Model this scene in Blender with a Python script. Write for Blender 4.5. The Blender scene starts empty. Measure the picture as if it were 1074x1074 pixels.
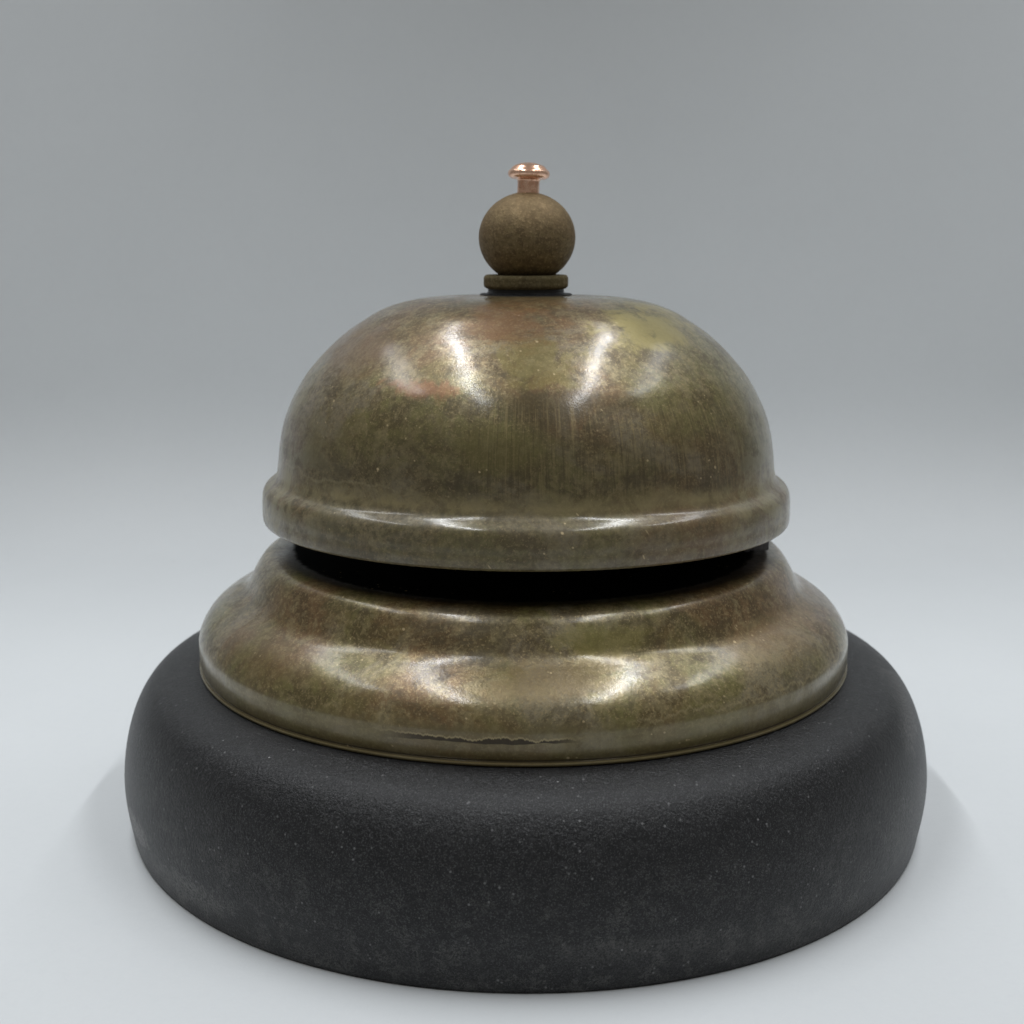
import bpy, math, random
from mathutils import Vector, noise

random.seed(7)
S = bpy.context.scene
COL = S.collection
PI = math.pi

# ---------------------------------------------------------------- mesh helpers
def smooth_profile(P, n=8):
    """Catmull-Rom through runs of points; None marks a hard corner at the last point."""
    runs, cur = [], []
    for p in P:
        if p is None:
            runs.append(cur); cur = [cur[-1]]
        else:
            cur.append(p)
    runs.append(cur)
    out = []
    for R in runs:
        if len(R) < 2:
            continue
        if len(R) == 2:
            seg = [R[0], R[1]]
        else:
            Q = [(2*R[0][0]-R[1][0], 2*R[0][1]-R[1][1])] + R + [(2*R[-1][0]-R[-2][0], 2*R[-1][1]-R[-2][1])]
            seg = []
            for i in range(1, len(Q)-2):
                a, b, c, d = Q[i-1:i+3]
                # centripetal-like damping for uneven spacing
                l0 = math.dist(a, b)**.5 + 1e-9; l1 = math.dist(b, c)**.5 + 1e-9; l2 = math.dist(c, d)**.5 + 1e-9
                for k in range(n):
                    t = k/n
                    m1 = [(c[j]-b[j]) + l1*((b[j]-a[j])/l0 - (c[j]-a[j])/(l0+l1)) for j in (0, 1)]
                    m2 = [(c[j]-b[j]) + l1*((d[j]-c[j])/l2 - (d[j]-b[j])/(l1+l2)) for j in (0, 1)]
                    h = [0, 0]
                    for j in (0, 1):
                        h[j] = (2*t**3-3*t*t+1)*b[j] + (t**3-2*t*t+t)*m1[j] + (-2*t**3+3*t*t)*c[j] + (t**3-t*t)*m2[j]
                    seg.append(tuple(h))
            seg.append(R[-1])
        if out:
            seg = seg[1:]
        out += seg
    return out

def lathe(name, P, mat, parent=None, seg=256, n=8, loc=(0, 0, 0), wob=0.0, mat2=None, inner_from=None, tilt=None):
    pr = smooth_profile(P, n)
    V, F, M = [], [], []
    idx = []
    for k, (r, z) in enumerate(pr):
        if r < 1e-6:
            idx.append([len(V)]*seg); V.append((0, 0, z)); continue
        row = []
        for i in range(seg):
            a = 2*PI*i/seg
            rr = r
            if wob:
                rr += wob*noise.noise(Vector((math.cos(a)*2.1, math.sin(a)*2.1, z*60)))
            row.append(len(V)); V.append((rr*math.cos(a), rr*math.sin(a), z))
        idx.append(row)
    for k in range(len(pr)-1):
        for i in range(seg):
            j = (i+1) % seg
            q = [idx[k][i], idx[k][j], idx[k+1][j], idx[k+1][i]]
            u = []
            for v in q:
                if v not in u: u.append(v)
            if len(u) > 2:
                F.append(u); M.append(1 if (inner_from is not None and k >= inner_from*n) else 0)
    me = bpy.data.meshes.new(name); me.from_pydata(V, [], F)
    me.materials.append(mat)
    if mat2: me.materials.append(mat2)
    me.polygons.foreach_set('use_smooth', [True]*len(F))
    if mat2: me.polygons.foreach_set('material_index', M)
    import bmesh
    bm = bmesh.new(); bm.from_mesh(me); bmesh.ops.recalc_face_normals(bm, faces=bm.faces); bm.to_mesh(me); bm.free()
    me.update()
    try: me.set_sharp_from_angle(angle=math.radians(38))
    except Exception: pass
    o = bpy.data.objects.new(name, me); COL.objects.link(o)
    o.location = loc
    if tilt: o.rotation_euler = tilt
    if parent: o.parent = parent
    return o

# ---------------------------------------------------------------- node helpers
class G:
    def __init__(s, name):
        s.m = bpy.data.materials.new(name); s.m.use_nodes = True
        s.t = s.m.node_tree; s.b = s.t.nodes['Principled BSDF']
    def nd(s, ty, **kw):
        n = s.t.nodes.new(ty)
        for k, v in kw.items(): setattr(n, k, v)
        return n
    def put(s, sock, v):
        if hasattr(v, 'is_output'): s.t.links.new(v, sock)
        else: sock.default_value = v
    def math(s, op, a, b=0.0, c=0.0, clamp=False):
        n = s.nd('ShaderNodeMath', operation=op, use_clamp=clamp)
        s.put(n.inputs[0], a); s.put(n.inputs[1], b); s.put(n.inputs[2], c); return n.outputs[0]
    def coords(s):
        o = s.nd('ShaderNodeTexCoord').outputs['Object']
        x = s.nd('ShaderNodeSeparateXYZ'); s.put(x.inputs[0], o)
        return o, x.outputs[0], x.outputs[1], x.outputs[2]
    def combine(s, a, b, c):
        n = s.nd('ShaderNodeCombineXYZ')
        s.put(n.inputs[0], a); s.put(n.inputs[1], b); s.put(n.inputs[2], c); return n.outputs[0]
    def noise(s, vec, scale, detail=4.0, rough=.55, dist=0.0, col=False):
        n = s.nd('ShaderNodeTexNoise'); s.put(n.inputs['Vector'], vec)
        n.inputs['Scale'].default_value = scale; n.inputs['Detail'].default_value = detail
        n.inputs['Roughness'].default_value = rough; n.inputs['Distortion'].default_value = dist
        return n.outputs['Color'] if col else n.outputs['Fac']
    def voro(s, vec, scale, feature='F1'):
        n = s.nd('ShaderNodeTexVoronoi', feature=feature); s.put(n.inputs['Vector'], vec)
        n.inputs['Scale'].default_value = scale
        return n.outputs['Distance']
    def ss(s, v, lo, hi, a=0.0, b=1.0):
        n = s.nd('ShaderNodeMapRange', interpolation_type='SMOOTHSTEP')
        s.put(n.inputs['Value'], v); n.inputs['From Min'].default_value = lo; n.inputs['From Max'].default_value = hi
        n.inputs['To Min'].default_value = a; n.inputs['To Max'].default_value = b
        return n.outputs[0]
    def mix(s, f, a, b, mode='MIX'):
        n = s.nd('ShaderNodeMix', data_type='RGBA', blend_type=mode)
        s.put(n.inputs[0], f)
        s.put(n.inputs[6], a if hasattr(a, 'is_output') else (*a, 1)); s.put(n.inputs[7], b if hasattr(b, 'is_output') else (*b, 1))
        return n.outputs[2]
    def blob(s, x, z, cx, cz, rx, rz, nz, amp=.8):
        """stain mask in metres around (cx, cz), ragged by noise nz"""
        dx = s.math('DIVIDE', s.math('SUBTRACT', x, cx), rx); dz = s.math('DIVIDE', s.math('SUBTRACT', z, cz), rz)
        d = s.math('SQRT', s.math('ADD', s.math('MULTIPLY', dx, dx), s.math('MULTIPLY', dz, dz)))
        d = s.math('ADD', d, s.math('MULTIPLY', s.math('SUBTRACT', nz, .5), amp*2))
        return s.ss(d, 1.0, .35)
    def bump(s, h, strength, dist, prev=None):
        n = s.nd('ShaderNodeBump'); s.put(n.inputs['Height'], h)
        n.inputs['Strength'].default_value = strength; n.inputs['Distance'].default_value = dist
        if prev is not None: s.put(n.inputs['Normal'], prev)
        return n.outputs[0]

def brass(name, kind):
    g = G(name); o, x, y, z = g.coords()
    ang = g.math('ARCTAN2', x, g.math('MULTIPLY', y, -1.0))          # 0 at the front, seam at the back
    cyl = g.combine(g.math('MULTIPLY', ang, .05), z, 0.0)
    big = g.noise(o, 26, 5, .6, .4)
    big2 = g.noise(g.combine(g.math('ADD', x, .31), g.math('ADD', y, .77), g.math('MULTIPLY', z, 1.6)), 34, 6, .62, .8)
    med = g.noise(o, 120, 6, .65, .5)
    med2 = g.noise(o, 230, 6, .7, .3)
    fine = g.noise(o, 900, 4, .7)
    spk = g.noise(o, 2300, 2, .6)
    c = g.mix(g.ss(big, .42, .57), (.185, .122, .064), (.185, .172, .076))
    c = g.mix(g.math('MULTIPLY', g.ss(big2, .49, .60), .78), c, (.240, .216, .175))
    c = g.mix(g.math('MULTIPLY', g.ss(g.noise(o, 48, 7, .7, 1.0), .52, .63), .6), c, (.105, .092, .045))
    c = g.mix(g.math('MULTIPLY', g.ss(med, .50, .58), .62), c, (.095, .070, .036))
    c = g.mix(g.math('MULTIPLY', g.ss(med2, .52, .60), .50), c, (.27, .235, .145))
    c = g.mix(g.math('MULTIPLY', g.ss(fine, .49, .62), .42), c, (.080, .060, .030))
    c = g.mix(g.math('MULTIPLY', g.ss(fine, .47, .38), .36), c, (.34, .29, .18))
    c = g.mix(g.math('MULTIPLY', g.ss(spk, .55, .66), .50), c, (.38, .31, .185))
    # filmy scalloped edges of old lacquer
    w1 = g.math('ABSOLUTE', g.math('SUBTRACT', g.noise(o, 42, 8, .78, .9), .52))
    c = g.mix(g.math('MULTIPLY', g.math('MULTIPLY', g.ss(w1, .018, .003), g.ss(big2, .46, .58)), .40), c, (.33, .29, .20))
    w2 = g.noise(g.combine(g.math('ADD', x, .9), y, z), 70, 8, .8, .5)
    c = g.mix(g.math('MULTIPLY', g.ss(w2, .54, .60), .42), c, (.090, .078, .045))
    dirt = g.math('MULTIPLY', g.ss(g.noise(o, 75, 7, .72, .6), .54, .70), .5)
    h_extra = None
    if kind == 'dome':
        rag = g.noise(o, 150, 6, .7, .8)
        rag2 = g.noise(o, 60, 6, .75, 1.2)
        # greenish yellow bare patches high on the right, and down the middle
        c = g.mix(g.math('MULTIPLY', g.blob(x, z, .0225, .1005, .012, .0045, rag, 1.6), .8), c, (.34, .30, .135))
        c = g.mix(g.math('MULTIPLY', g.blob(x, z, .002, .0955, .010, .005, rag, 1.6), .45), c, (.25, .22, .075))
        c = g.mix(g.math('MULTIPLY', g.blob(x, z, -.006, .081, .008, .006, rag2, 1.0), .45), c, (.21, .20, .07))
        c = g.mix(g.math('MULTIPLY', g.blob(x, z, .004, .088, .016, .0035, rag2, .9), .6), c, (.085, .066, .03))
        # coppery blushes
        c = g.mix(g.math('MULTIPLY', g.blob(x, z, -.0175, .0905, .009, .0022, rag, 1.6), .55), c, (.30, .135, .075))
        c = g.mix(g.math('MULTIPLY', g.blob(x, z, -.003, .1015, .010, .004, rag, 1.6), .5), c, (.25, .14, .07))
        c = g.mix(g.math('MULTIPLY', g.blob(x, z, -.033, .0965, .012, .006, rag2, .8), .5), c, (.20, .125, .07))
        # fine upright brush marks on the lower wall
        br = g.noise(g.combine(g.math('MULTIPLY', ang, .05), g.math('MULTIPLY', z, .035), 0.0), 2100, 3, .7)
        band = g.math('MULTIPLY', g.ss(z, .0905, .086), g.ss(z, .0705, .0745))
        bandx = g.math('MULTIPLY', band, g.ss(x, -.020, -.004))
        c = g.mix(g.math('MULTIPLY', g.math('MULTIPLY', g.ss(br, .52, .66), bandx), .50), c, (.33, .27, .15))
        c = g.mix(g.math('MULTIPLY', g.math('MULTIPLY', g.ss(br, .48, .36), bandx), .45), c, (.075, .058, .028))
        # the wall is darker tarnished than the crown
        c = g.mix(g.math('MULTIPLY', g.ss(g.math('ADD', z, g.math('MULTIPLY', g.math('SUBTRACT', rag2, .5), .02)), .089, .079), .38), c, (.095, .078, .045))
        # crust along the fillet, broken tide edge to the left
        zz = g.math('ADD', z, g.math('MULTIPLY', g.math('SUBTRACT', rag2, .5), .006))
        c = g.mix(g.math('MULTIPLY', g.math('MULTIPLY', g.ss(zz, .0745, .0712), g.ss(z, .0695, .0712)), g.ss(rag, .38, .60, .25, .75)), c, (.27, .235, .135))
        c = g.mix(g.math('MULTIPLY', g.math('MULTIPLY', g.ss(zz, .0785, .0755), g.ss(zz, .0725, .0745)), g.ss(rag, .45, .60, 0, .55)), c, (.06, .048, .027))
        te = g.math('ABSOLUTE', g.math('SUBTRACT', zz, .0736))
        c = g.mix(g.math('MULTIPLY', g.math('MULTIPLY', g.ss(te, .00035, .00008), g.ss(x, -.012, -.030)), .35), c, (.30, .27, .18))
        # pitted crust on the left of the lip
        pit = g.math('MULTIPLY', g.ss(g.noise(o, 520, 5, .75), .45, .62), g.math('MULTIPLY', g.ss(z, .0712, .070), g.ss(x, .01, -.03, .15, .8)))
        c = g.mix(pit, c, (.085, .074, .040))
        side = g.math('MULTIPLY', g.math('MULTIPLY', g.ss(g.math('ABSOLUTE', x), .030, .046), g.ss(rag, .42, .56)), .65)
        c = g.mix(g.math('MULTIPLY', side, g.ss(z, .098, .082)), c, (.26, .245, .165))
        dirt = g.math('MAXIMUM', dirt, g.math('MULTIPLY', g.ss(z, .073, .0705), .45))
    if kind == 'foot':
        rag = g.noise(o, 150, 6, .7, .8)
        rag2 = g.noise(o, 60, 6, .75, 1.2)
        c = g.mix(g.math('MULTIPLY', g.blob(x, z, .006, .045, .018, .004, rag, 1.6), .5), c, (.22, .165, .085))
        c = g.mix(g.math('MULTIPLY', g.blob(x, z, .013, .050, .012, .003, rag, 1.0), .45), c, (.27, .25, .09))
        c = g.mix(g.math('MULTIPLY', g.blob(x, z, .045, .046, .014, .004, rag, .9), .4), c, (.33, .25, .15))
        c = g.mix(g.math('MULTIPLY', g.blob(x, z, -.045, .043, .014, .004, rag2, .9), .35), c, (.20, .145, .08))
        # olive tarnish on the lowest band
        zz = g.math('ADD', z, g.math('MULTIPLY', g.math('SUBTRACT', rag2, .5), .006))
        c = g.mix(g.math('MULTIPLY', g.ss(zz, .0400, .0372), .62), c, (.175, .150, .072))
        # tide mark: ragged dark sliver with a pale upper edge
        ln = g.noise(g.combine(g.math('MULTIPLY', ang, 1.0), 0.0, 3.3), 13, 7, .78)
        ln2 = g.noise(g.combine(g.math('MULTIPLY', ang, 1.0), 0.0, 9.1), 6, 3, .6)
        top = g.math('ADD', .03680, g.math('MULTIPLY', g.math('SUBTRACT', ln, .5), .0036))
        bot = g.math('ADD', .0360, g.math('MULTIPLY', g.math('SUBTRACT', ln2, .5), .0020))
        inb = g.math('MULTIPLY', g.ss(g.math('SUBTRACT', top, z), -.00006, .00010), g.ss(g.math('SUBTRACT', z, bot), -.00006, .00012))
        amp = g.math('ADD', g.math('MULTIPLY', g.math('MULTIPLY', g.ss(x, -.026, -.016), g.ss(x, .010, .004)), .88), .0)
        g.mark = g.math('MULTIPLY', inb, amp)
        c = g.mix(g.mark, c, (.042, .032, .022))
        ed = g.math('ABSOLUTE', g.math('SUBTRACT', z, g.math('ADD', top, .00018)))
        c = g.mix(g.math('MULTIPLY', g.ss(ed, .00024, .00005), g.math('MULTIPLY', g.math('ADD', amp, .15), .75)), c, (.33, .28, .165))
        top2 = g.math('ADD', .0392, g.math('MULTIPLY', g.math('SUBTRACT', g.noise(g.combine(ang, 0.0, 5.0), 8, 7, .75), .5), .008))
        ed2 = g.math('ABSOLUTE', g.math('SUBTRACT', z, top2))
        c = g.mix(g.math('MULTIPLY', g.math('MULTIPLY', g.ss(ed2, .00030, .00006), g.ss(x, .010, .025)), .5), c, (.33, .29, .19))
        # dark seam just above the turned lip
        c = g.mix(g.math('MULTIPLY', g.math('MULTIPLY', g.ss(z, .0334, .0332), g.ss(z, .0327, .0329)), .75), c, (.04, .03, .018))
        c = g.mix(g.math('MULTIPLY', g.ss(z, .0329, .0328), .45), c, (.20, .17, .095))
        # chipped, blackened rim of the shoulder
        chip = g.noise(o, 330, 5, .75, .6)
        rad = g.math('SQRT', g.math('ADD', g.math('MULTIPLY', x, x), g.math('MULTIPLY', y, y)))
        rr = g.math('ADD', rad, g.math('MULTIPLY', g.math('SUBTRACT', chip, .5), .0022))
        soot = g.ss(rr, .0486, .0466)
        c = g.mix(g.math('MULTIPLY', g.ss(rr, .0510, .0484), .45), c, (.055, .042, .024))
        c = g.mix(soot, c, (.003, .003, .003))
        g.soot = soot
    if kind == 'ball':
        c = g.mix(.70, c, (.135, .105, .062))
        c = g.mix(g.math('MULTIPLY', g.ss(fine, .42, .62), .55), c, (.080, .062, .036))
        c = g.mix(g.math('MULTIPLY', g.ss(spk, .54, .70), .5), c, (.34, .28, .165))
        c = g.mix(g.math('MULTIPLY', g.ss(z, -.001, .0075), .35), c, (.28, .225, .13))
    if kind == 'washer':
        c = g.mix(.6, c, (.12, .105, .068))
        c = g.mix(g.math('MULTIPLY', g.ss(spk, .52, .70), .5), c, (.26, .23, .15))
    # scattered tiny bright nicks and short scratches
    if kind in ('dome', 'foot'):
        for (sx, sy, sz, sc, th, st) in ((1, 1, 1, 210, .085, .8), (1.0, 2.0, .16, 120, .045, .55), (.2, 1, 1.4, 110, .040, .5), (1, 1, 1, 460, .13, .55), (1.0, 2.0, .22, 300, .075, .5)):
            v = g.voro(g.combine(g.math('MULTIPLY', g.math('ADD', x, g.math('MULTIPLY', z, .6)), sx), g.math('MULTIPLY', y, sy),
                                 g.math('MULTIPLY', g.math('SUBTRACT', z, g.math('MULTIPLY', x, .4)), sz)), sc)
            gate = g.ss(g.noise(o, 90, 2, .5), .50, .62)
            c = g.mix(g.math('MULTIPLY', g.math('MULTIPLY', g.ss(v, th, th*.45), gate), st), c, (.62, .52, .36))
    if kind in ('dome', 'foot'):
        gm = g.nd('ShaderNodeGamma'); g.put(gm.inputs[0], c); gm.inputs[1].default_value = 1.14; c = gm.outputs[0]
    c = g.mix(1.0, c, {'dome': (1.17, 1.11, .96), 'foot': (1.19, 1.13, .97), 'ball': (1.10, .97, .82), 'washer': (.9, .86, .78)}[kind], 'MULTIPLY')
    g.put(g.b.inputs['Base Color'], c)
    metal = {'dome': .42, 'foot': .42, 'ball': .55, 'washer': .5}[kind]
    g.put(g.b.inputs['Metallic'], g.math('SUBTRACT', metal, g.math('MULTIPLY', dirt, .5)))
    r0 = {'dome': .40, 'foot': .38, 'ball': .66, 'washer': .90}[kind]
    r = g.math('ADD', r0, g.math('MULTIPLY', g.math('SUBTRACT', med, .5), .28))
    r = g.math('ADD', r, g.math('MULTIPLY', g.math('SUBTRACT', big2, .5), .22))
    r = g.math('ADD', r, g.math('MULTIPLY', g.math('SUBTRACT', fine, .5), .30))
    r = g.math('ADD', r, g.math('MULTIPLY', dirt, .22), clamp=True)
    g.put(g.b.inputs['Roughness'], r)
    rough = kind in ('ball', 'washer')
    if kind == 'washer': g.b.inputs['Specular IOR Level'].default_value = .1
    if not rough:
        cw = g.ss(med, .34, .64, 1.0, .55)
        if kind == 'foot':
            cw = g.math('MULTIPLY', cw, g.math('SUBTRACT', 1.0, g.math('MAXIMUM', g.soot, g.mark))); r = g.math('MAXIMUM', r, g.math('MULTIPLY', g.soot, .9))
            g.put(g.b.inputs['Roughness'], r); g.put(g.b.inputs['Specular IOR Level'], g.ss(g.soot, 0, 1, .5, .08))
        g.put(g.b.inputs['Coat Weight'], cw); g.b.inputs['Coat IOR'].default_value = 1.46
        g.put(g.b.inputs['Coat Roughness'], g.math('ADD', .172, g.math('MULTIPLY', g.math('SUBTRACT', med2, .5), .22)))
    b = g.bump(big, .25, .0005)
    b = g.bump(fine, .6 if rough else .10, .00022, b)
    b = g.bump(spk, .8 if rough else .24, .00009, b)
    g.put(g.b.inputs['Normal'], b)
    if not rough: g.put(g.b.inputs['Coat Normal'], g.bump(spk, .17, .00006, g.bump(fine, .05, .0002)))
    return g.m

def copper():
    g = G('polished_copper'); o, x, y, z = g.coords()
    n = g.noise(o, 900, 4, .6); n2 = g.noise(g.combine(g.math('MULTIPLY', x, .2), y, z), 3500, 3, .6)
    c = g.mix(g.ss(n, .42, .66), (.93, .60, .43), (.72, .41, .27))
    g.put(g.b.inputs['Base Color'], c); g.b.inputs['Metallic'].default_value = .82
    g.put(g.b.inputs['Roughness'], g.ss(n, .3, .7, .18, .32))
    g.put(g.b.inputs['Normal'], g.bump(n2, .25, .00005))
    return g.m

def black_base():
    g = G('black_painted_wood'); o, x, y, z = g.coords()
    fine = g.noise(o, 1500, 4, .75); spk = g.noise(o, 2600, 2, .6); med = g.noise(o, 260, 6, .72, .4); big = g.noise(o, 30, 4, .6)
    c = g.mix(g.ss(big, .35, .65), (.0034, .0035, .0041), (.0054, .0055, .0062))
    c = g.mix(g.math('MULTIPLY', g.ss(fine, .50, .61), .5), c, (.032, .032, .034))
    c = g.mix(g.math('MULTIPLY', g.ss(fine, .47, .34), .7), c, (.007, .007, .0075))
    ff = g.noise(g.combine(g.math('ADD', x, .13), y, z), 3600, 2, .6)
    c = g.mix(g.math('MULTIPLY', g.ss(ff, .55, .63), .62), c, (.075, .075, .077))
    # dust curls thicker low on the wall
    low = g.math('ADD', g.ss(z, .024, .006), .25)
    gate = g.math('MULTIPLY', g.ss(med, .46, .60), low)
    ridge = g.math('ABSOLUTE', g.math('SUBTRACT', g.noise(o, 480, 4, .8, 1.6), .5))
    c = g.mix(g.math('MULTIPLY', g.math('MULTIPLY', g.ss(ridge, .045, .008), gate), .48), c, (.122, .121, .113))
    v = g.voro(o, 620)
    c = g.mix(g.math('MULTIPLY', g.math('MULTIPLY', g.ss(v, .17, .07), g.ss(g.noise(o, 210, 3, .6), .48, .58)), .85), c, (.17, .17, .17))
    v2 = g.voro(g.combine(g.math('ADD', x, .5), y, z), 160)
    c = g.mix(g.math('MULTIPLY', g.ss(v2, .036, .022), g.ss(g.noise(o, 33, 1, .5), .52, .58)), c, (.26, .26, .26))
    rag = g.noise(o, 180, 6, .75, .8)
    for (cx, cz, rx, rz, colr, a) in ((-.0735, .0085, .006, .003, (.16, .155, .145), .55), (-.0595, .0055, .010, .004, (.11, .108, .10), .4),
                                      (.0735, .0265, .005, .0055, (.17, .158, .128), .5), (.0720, .012, .012, .008, (.10, .092, .072), .45),
                                      (.018, .0075, .018, .003, (.095, .092, .082), .35), (.035, .0050, .016, .003, (.10, .092, .075), .35)):
        f = g.math('MULTIPLY', g.blob(x, z, cx, cz, rx, rz, rag, 1.0), g.ss(spk, .40, .60))
        f = g.math('MULTIPLY', f, g.ss(y, .03, .0))
        c = g.mix(g.math('MULTIPLY', f, a*(1.75 if cx < 0 else .9)), c, tuple(1.2*sum(colr)/3*k for k in (1.02, 1, .95)))
    g.put(g.b.inputs['Base Color'], c)
    g.put(g.b.inputs['Roughness'], g.math('ADD', .29, g.math('MULTIPLY', fine, .20)))
    g.b.inputs['Specular IOR Level'].default_value = .38
    b = g.bump(g.noise(o, 420, 4, .6), .30, .0003)
    b = g.bump(fine, 1.0, .00022, b)
    g.put(g.b.inputs['Normal'], b)
    return g.m

def plain(name, col, rough, metal=0.0):
    g = G(name); o, x, y, z = g.coords()
    n = g.noise(o, 700, 4, .7)
    g.put(g.b.inputs['Base Color'], g.mix(g.ss(n, .4, .6), col, tuple(v*1.5 for v in col)))
    g.b.inputs['Roughness'].default_value = rough; g.b.inputs['Metallic'].default_value = metal
    g.put(g.b.inputs['Normal'], g.bump(n, .2, .0001))
    return g.m

def paper():
    g = G('backdrop_paper'); o, x, y, z = g.coords()
    n = g.noise(o, 9, 4, .6); f = g.noise(o, 420, 4, .7); ff = g.noise(o, 1400, 3, .7)
    c = g.mix(g.ss(n, .3, .7), PAPER_A, PAPER_B)
    c = g.mix(g.math('MULTIPLY', g.ss(f, .46, .70), .10), c, (.56, .58, .61))
    c = g.mix(g.math('MULTIPLY', g.ss(ff, .50, .70), .08), c, (.80, .82, .84))
    v = g.voro(o, 24)
    c = g.mix(g.math('MULTIPLY', g.ss(v, .013, .008), .5), c, (.28, .27, .26))
    v = g.voro(g.combine(g.math('MULTIPLY', x, .5), g.math('ADD', y, .2), z), 31)
    c = g.mix(g.math('MULTIPLY', g.ss(v, .014, .007), .45), c, (.35, .34, .33))
    g.put(g.b.inputs['Base Color'], c); g.b.inputs['Roughness'].default_value = .85
    g.b.inputs['Specular IOR Level'].default_value = .25
    b = g.bump(g.noise(o, 60, 3, .5), .10, .0006)
    g.put(g.b.inputs['Normal'], g.bump(ff, .16, .00015, b))
    return g.m

PAPER_A = (.648, .671, .683); PAPER_B = (.668, .691, .703)

# ---------------------------------------------------------------- the bell
root = bpy.data.objects.new('desk_bell', None); COL.objects.link(root)
root['label'] = 'large tarnished brass desk bell with copper plunger on a thick round black base'
root['category'] = 'desk bell'

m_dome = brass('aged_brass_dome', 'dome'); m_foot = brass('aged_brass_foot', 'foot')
m_ball = brass('aged_brass_knob', 'ball'); m_wash = brass('aged_brass_washer', 'washer')
m_cop = copper(); m_base = black_base()
m_dark = plain('black_metal', (.010, .010, .011), .45, .3)
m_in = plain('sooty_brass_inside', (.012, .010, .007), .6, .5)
m_strk = plain('black_striker_metal', (.15, .147, .155), .4, .2)

base = lathe('base', [(0, .0), (.0812, .0), None, (.0816, .0008), (.0820, .0030), (.0826, .0065), (.0829, .0095), (.0829, .0125),
                      (.08245, .0165), (.0815, .0207), (.0801, .0245), (.0786, .0271), (.0768, .0291), (.0745, .0305), (.0715, .0314), (.0685, .0319), (.0600, .0320), None, (0, .0320)],
             m_base, root, seg=320, wob=.00008)
base['label'] = 'thick round matte black base with rounded edge'

foot = lathe('foot', [(.0640, .0321), (.0667, .0321), None, (.06688, .0323), (.06690, .0326), (.0668, .0328), None, (.0664, .03285), (.0664, .0331), None, (.06655, .0333), (.06670, .0340),
                      (.0668, .0355), (.0668, .0370), (.0667, .0382), (.0663, .0394), (.0657, .0406), (.0649, .0418), (.0638, .0430), (.0624, .0441), (.0608, .0451), (.0594, .0459),
                      (.0582, .0466), (.0572, .0474), (.0565, .0483), (.0559, .0494), (.0553, .0506), (.0546, .0518), (.0538, .0530), (.0530, .0538), (.0519, .0544), (.0505, .0547), (.0490, .0548), (.0440, .0548), (.0380, .0548), None, (0, .0548)],
             m_foot, root, seg=320, loc=(-.0004, 0, 0), wob=.00010)
foot['label'] = 'tarnished brass foot of stepped ogee shape'
lathe('post', [(0, .0545), (.0110, .0545), None, (.0110, .0580), (.0080, .0600), (.0060, .0640), (.0055, .1030), None, (0, .1030)], m_dark, root, seg=64)

domeP = [(.0520, .0625), (.0524, .0612), (.0530, .0609), (.0535, .0613), (.0537, .0624), (.0537, .0638), (.0537, .0650), (.0536, .0662), (.0534, .0672), (.0529, .0681), (.0521, .0688), (.0513, .0694),
         (.0508, .0701), (.0505, .0711), (.0503, .0728), (.0500, .0755), (.0495, .0785), (.0487, .0815), (.0476, .0843), (.0461, .0872), (.0443, .0901), (.0419, .0930), (.0393, .0957), (.0363, .0983),
         (.0329, .1006), (.0297, .1025), (.0264, .1038), (.0228, .1047), (.0185, .1053), (.0130, .1056), (.0070, .1057), (0, .1058)]
dome = lathe('bell_dome', domeP, m_dome, root, seg=360, loc=(.0001, 0, 0), wob=.00014)
dome['label'] = 'brown and olive tarnished brass bell dome with rolled lip'
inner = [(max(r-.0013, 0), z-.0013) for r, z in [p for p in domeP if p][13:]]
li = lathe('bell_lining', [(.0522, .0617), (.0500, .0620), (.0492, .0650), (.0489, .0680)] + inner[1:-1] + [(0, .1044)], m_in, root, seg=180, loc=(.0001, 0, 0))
from mathutils import Euler
for ob in (dome, li):                       # the shell sits very slightly cocked on its post
    e = Euler((math.radians(-.9), math.radians(.15), 0)); pv = Vector((0, 0, .085))
    ob.rotation_euler = e; ob.location = Vector((.0002, 0, 0)) + pv - e.to_matrix() @ pv
li['label'] = 'dark inside of the bell dome'

lathe('gasket', [(.0, .1056), (.0090, .1056), None, (.00925, .1057), (.0092, .1060), None, (.0078, .1061), (.0076, .1070), None, (0, .1070)], m_dark, root, seg=128, loc=(.0001, 0, 0))
wash = lathe('washer', [(0, .1070), (.0079, .1070), None, (.0083, .1073), (.00845, .1076), (.00848, .1084), (.00845, .1092), (.0082, .1096), (.0080, .1097), None, (0, .1097)], m_wash, root, seg=160, loc=(.0001, 0, 0))
# knob, origin at its centre; widest slightly below the middle
kp = []
for i in range(0, 33):
    a = -PI/2 + PI*i/32
    r = .00965*math.cos(a); z = .0089*math.sin(a)
    if z < -.0075: continue
    kp.append((max(r, 0), z))
kp = [(0, -.0076), (.0050, -.0076), None] + kp[0:]
kp[-1] = (0, kp[-1][1])
knob = lathe('knob', kp, m_ball, root, seg=160, n=3, loc=(.0003, 0, .1170), wob=.00004)
knob['label'] = 'dull brown ball knob'
rivet = lathe('rivet', [(.0, .0060), (.00225, .0060), None, (.00222, .0085), (.00222, .0113), (.0024, .0116), (.0028, .0117), (.0034, .0118), (.00392, .0121), (.00415, .0127), (.0040, .0132), (.0036, .0136), None, (.0030, .0142), (.0022, .01455), (.0012, .0148), (0, .0149)], m_cop, knob, seg=96, loc=(-.0001, 0, -.0003), tilt=(math.radians(-2.5), math.radians(2.0), 0))
rivet['label'] = 'shiny copper domed plunger rivet'

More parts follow.
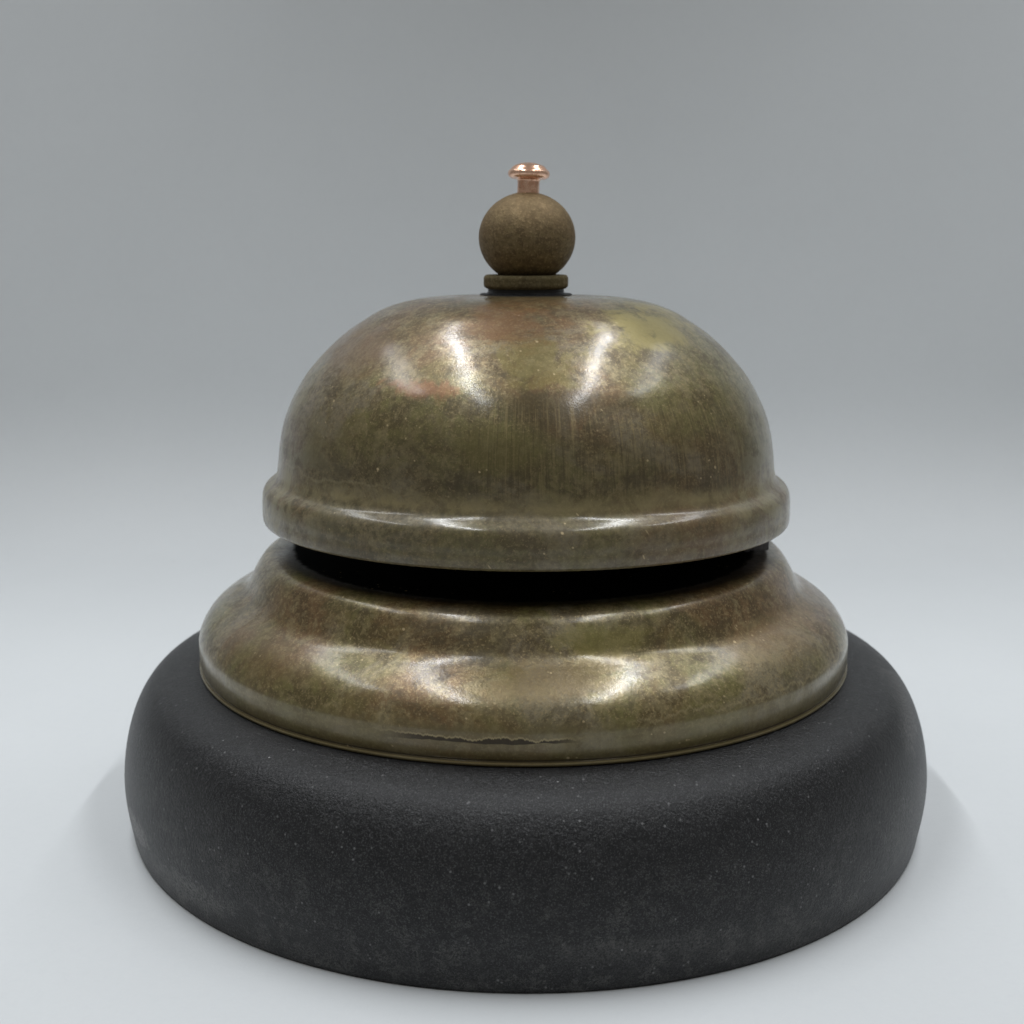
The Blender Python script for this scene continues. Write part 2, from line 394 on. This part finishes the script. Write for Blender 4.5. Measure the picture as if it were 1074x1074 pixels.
# striker block in the gap at the right
import bmesh
def box(bm, c, s, rz=0):
    r = bmesh.ops.create_cube(bm, size=1)
    from mathutils import Matrix
    bmesh.ops.transform(bm, matrix=Matrix.Translation(c) @ Matrix.Rotation(rz, 4, 'Z') @ Matrix.Diagonal((*s, 1)), verts=r['verts'])
bm = bmesh.new()
ra = math.radians(-4)
box(bm, (.0474, -.0075, .0578), (.0036, .0046, .0052), ra)
box(bm, (.0446, -.0095, .0574), (.0012, .0026, .0046), ra)
box(bm, (.0440, -.0070, .0560), (.0060, .0036, .0020), ra)
box(bm, (.0300, -.0055, .0560), (.0230, .0040, .0014), ra)
bmesh.ops.bevel(bm, geom=bm.edges[:], offset=.00018, segments=2, affect='EDGES')
me = bpy.data.meshes.new('striker'); bm.to_mesh(me); bm.free(); me.materials.append(m_strk)
st = bpy.data.objects.new('striker', me); COL.objects.link(st); st.parent = root
st['label'] = 'small black striker arm poking out of the gap'

# ---------------------------------------------------------------- backdrop: one seamless sweep of paper
prof = [(-.9, 0.0), (-.3, 0.0), (-.1, 0.0)]
yy, zz, NS, ARC = .188, 0.0, 60, .112            # paper curls up in an eased bend
for i in range(NS+1):
    prof.append((yy, zz))
    t = (i+.5)/NS; ph = (PI/2)*(t*t*(3-2*t))
    yy += ARC/NS*math.cos(ph); zz += ARC/NS*math.sin(ph)
YW = prof[-1][0]
prof += [(YW, .20), (YW, .36), (YW, .50), (YW, .75)]
V, F = [], []
nx = 24
for i in range(nx+1):
    for (yy, zz) in prof:
        V.append((-1.0+2.0*i/nx, yy, zz))
L = len(prof)
for i in range(nx):
    for j in range(L-1):
        F.append((i*L+j, (i+1)*L+j, (i+1)*L+j+1, i*L+j+1))
me = bpy.data.meshes.new('backdrop'); me.from_pydata(V, [], F); me.polygons.foreach_set('use_smooth', [True]*len(F))
me.materials.append(paper())
bd = bpy.data.objects.new('backdrop', me); COL.objects.link(bd); bd['kind'] = 'structure'
bd['label'] = 'seamless pale grey paper under and behind the bell'; 

# ---------------------------------------------------------------- light
def area(name, loc, sx, sy, power, col=(1, 1, 1), spread=180, rot=(0, 0, 0)):
    l = bpy.data.lights.new(name, 'AREA'); l.shape = 'RECTANGLE'; l.size = sx; l.size_y = sy; l.energy = power; l.color = col
    l.spread = math.radians(spread)
    o = bpy.data.objects.new(name, l); COL.objects.link(o); o.location = loc; o.rotation_euler = rot
    return o
area('led_strip', (-.132, -.045, .45), .012, .45, .47, (.945, .972, 1), 108)
area('led_strip', (.150, -.045, .45), .012, .45, .47, (.945, .972, 1), 108)
area('side_strip', (-.29, +.07, .44), .044, .36, .30, (.945, .972, 1), 110)
area('side_strip', (.30, +.07, .44), .044, .36, .30, (.945, .972, 1), 110)

w = bpy.data.worlds.new('World'); S.world = w; w.use_nodes = True
nt = w.node_tree; bg = nt.nodes['Background']
tc = nt.nodes.new('ShaderNodeTexCoord'); sp = nt.nodes.new('ShaderNodeSeparateXYZ'); nt.links.new(tc.outputs['Generated'], sp.inputs[0])
mr = nt.nodes.new('ShaderNodeMapRange'); mr.interpolation_type = 'SMOOTHSTEP'
nt.links.new(sp.outputs[2], mr.inputs['Value']); mr.inputs['From Min'].default_value = -.1; mr.inputs['From Max'].default_value = 1.0
mr.inputs['To Min'].default_value = .22; mr.inputs['To Max'].default_value = .10
bg.inputs['Color'].default_value = (1, .965, .90, 1)
nt.links.new(mr.outputs[0], bg.inputs['Strength'])

# ---------------------------------------------------------------- camera
cam = bpy.data.cameras.new('Camera'); co = bpy.data.objects.new('Camera', cam); COL.objects.link(co); S.camera = co
cam.sensor_width = 36; cam.sensor_fit = 'HORIZONTAL'; cam.lens = 36*1422/1074
cam.clip_start = .01; cam.clip_end = 50
co.location = (-.0027, -.276, .1178)
co.rotation_euler = (math.radians(90-11.604), 0, 0)
cam.dof.use_dof = True; cam.dof.focus_distance = .232; cam.dof.aperture_fstop = 30

S.render.resolution_x = S.render.resolution_y = 1024
S.view_settings.view_transform = 'Standard'; S.view_settings.look = 'None'; S.view_settings.exposure = -.07; S.view_settings.gamma = 1
S.render.engine = 'CYCLES'
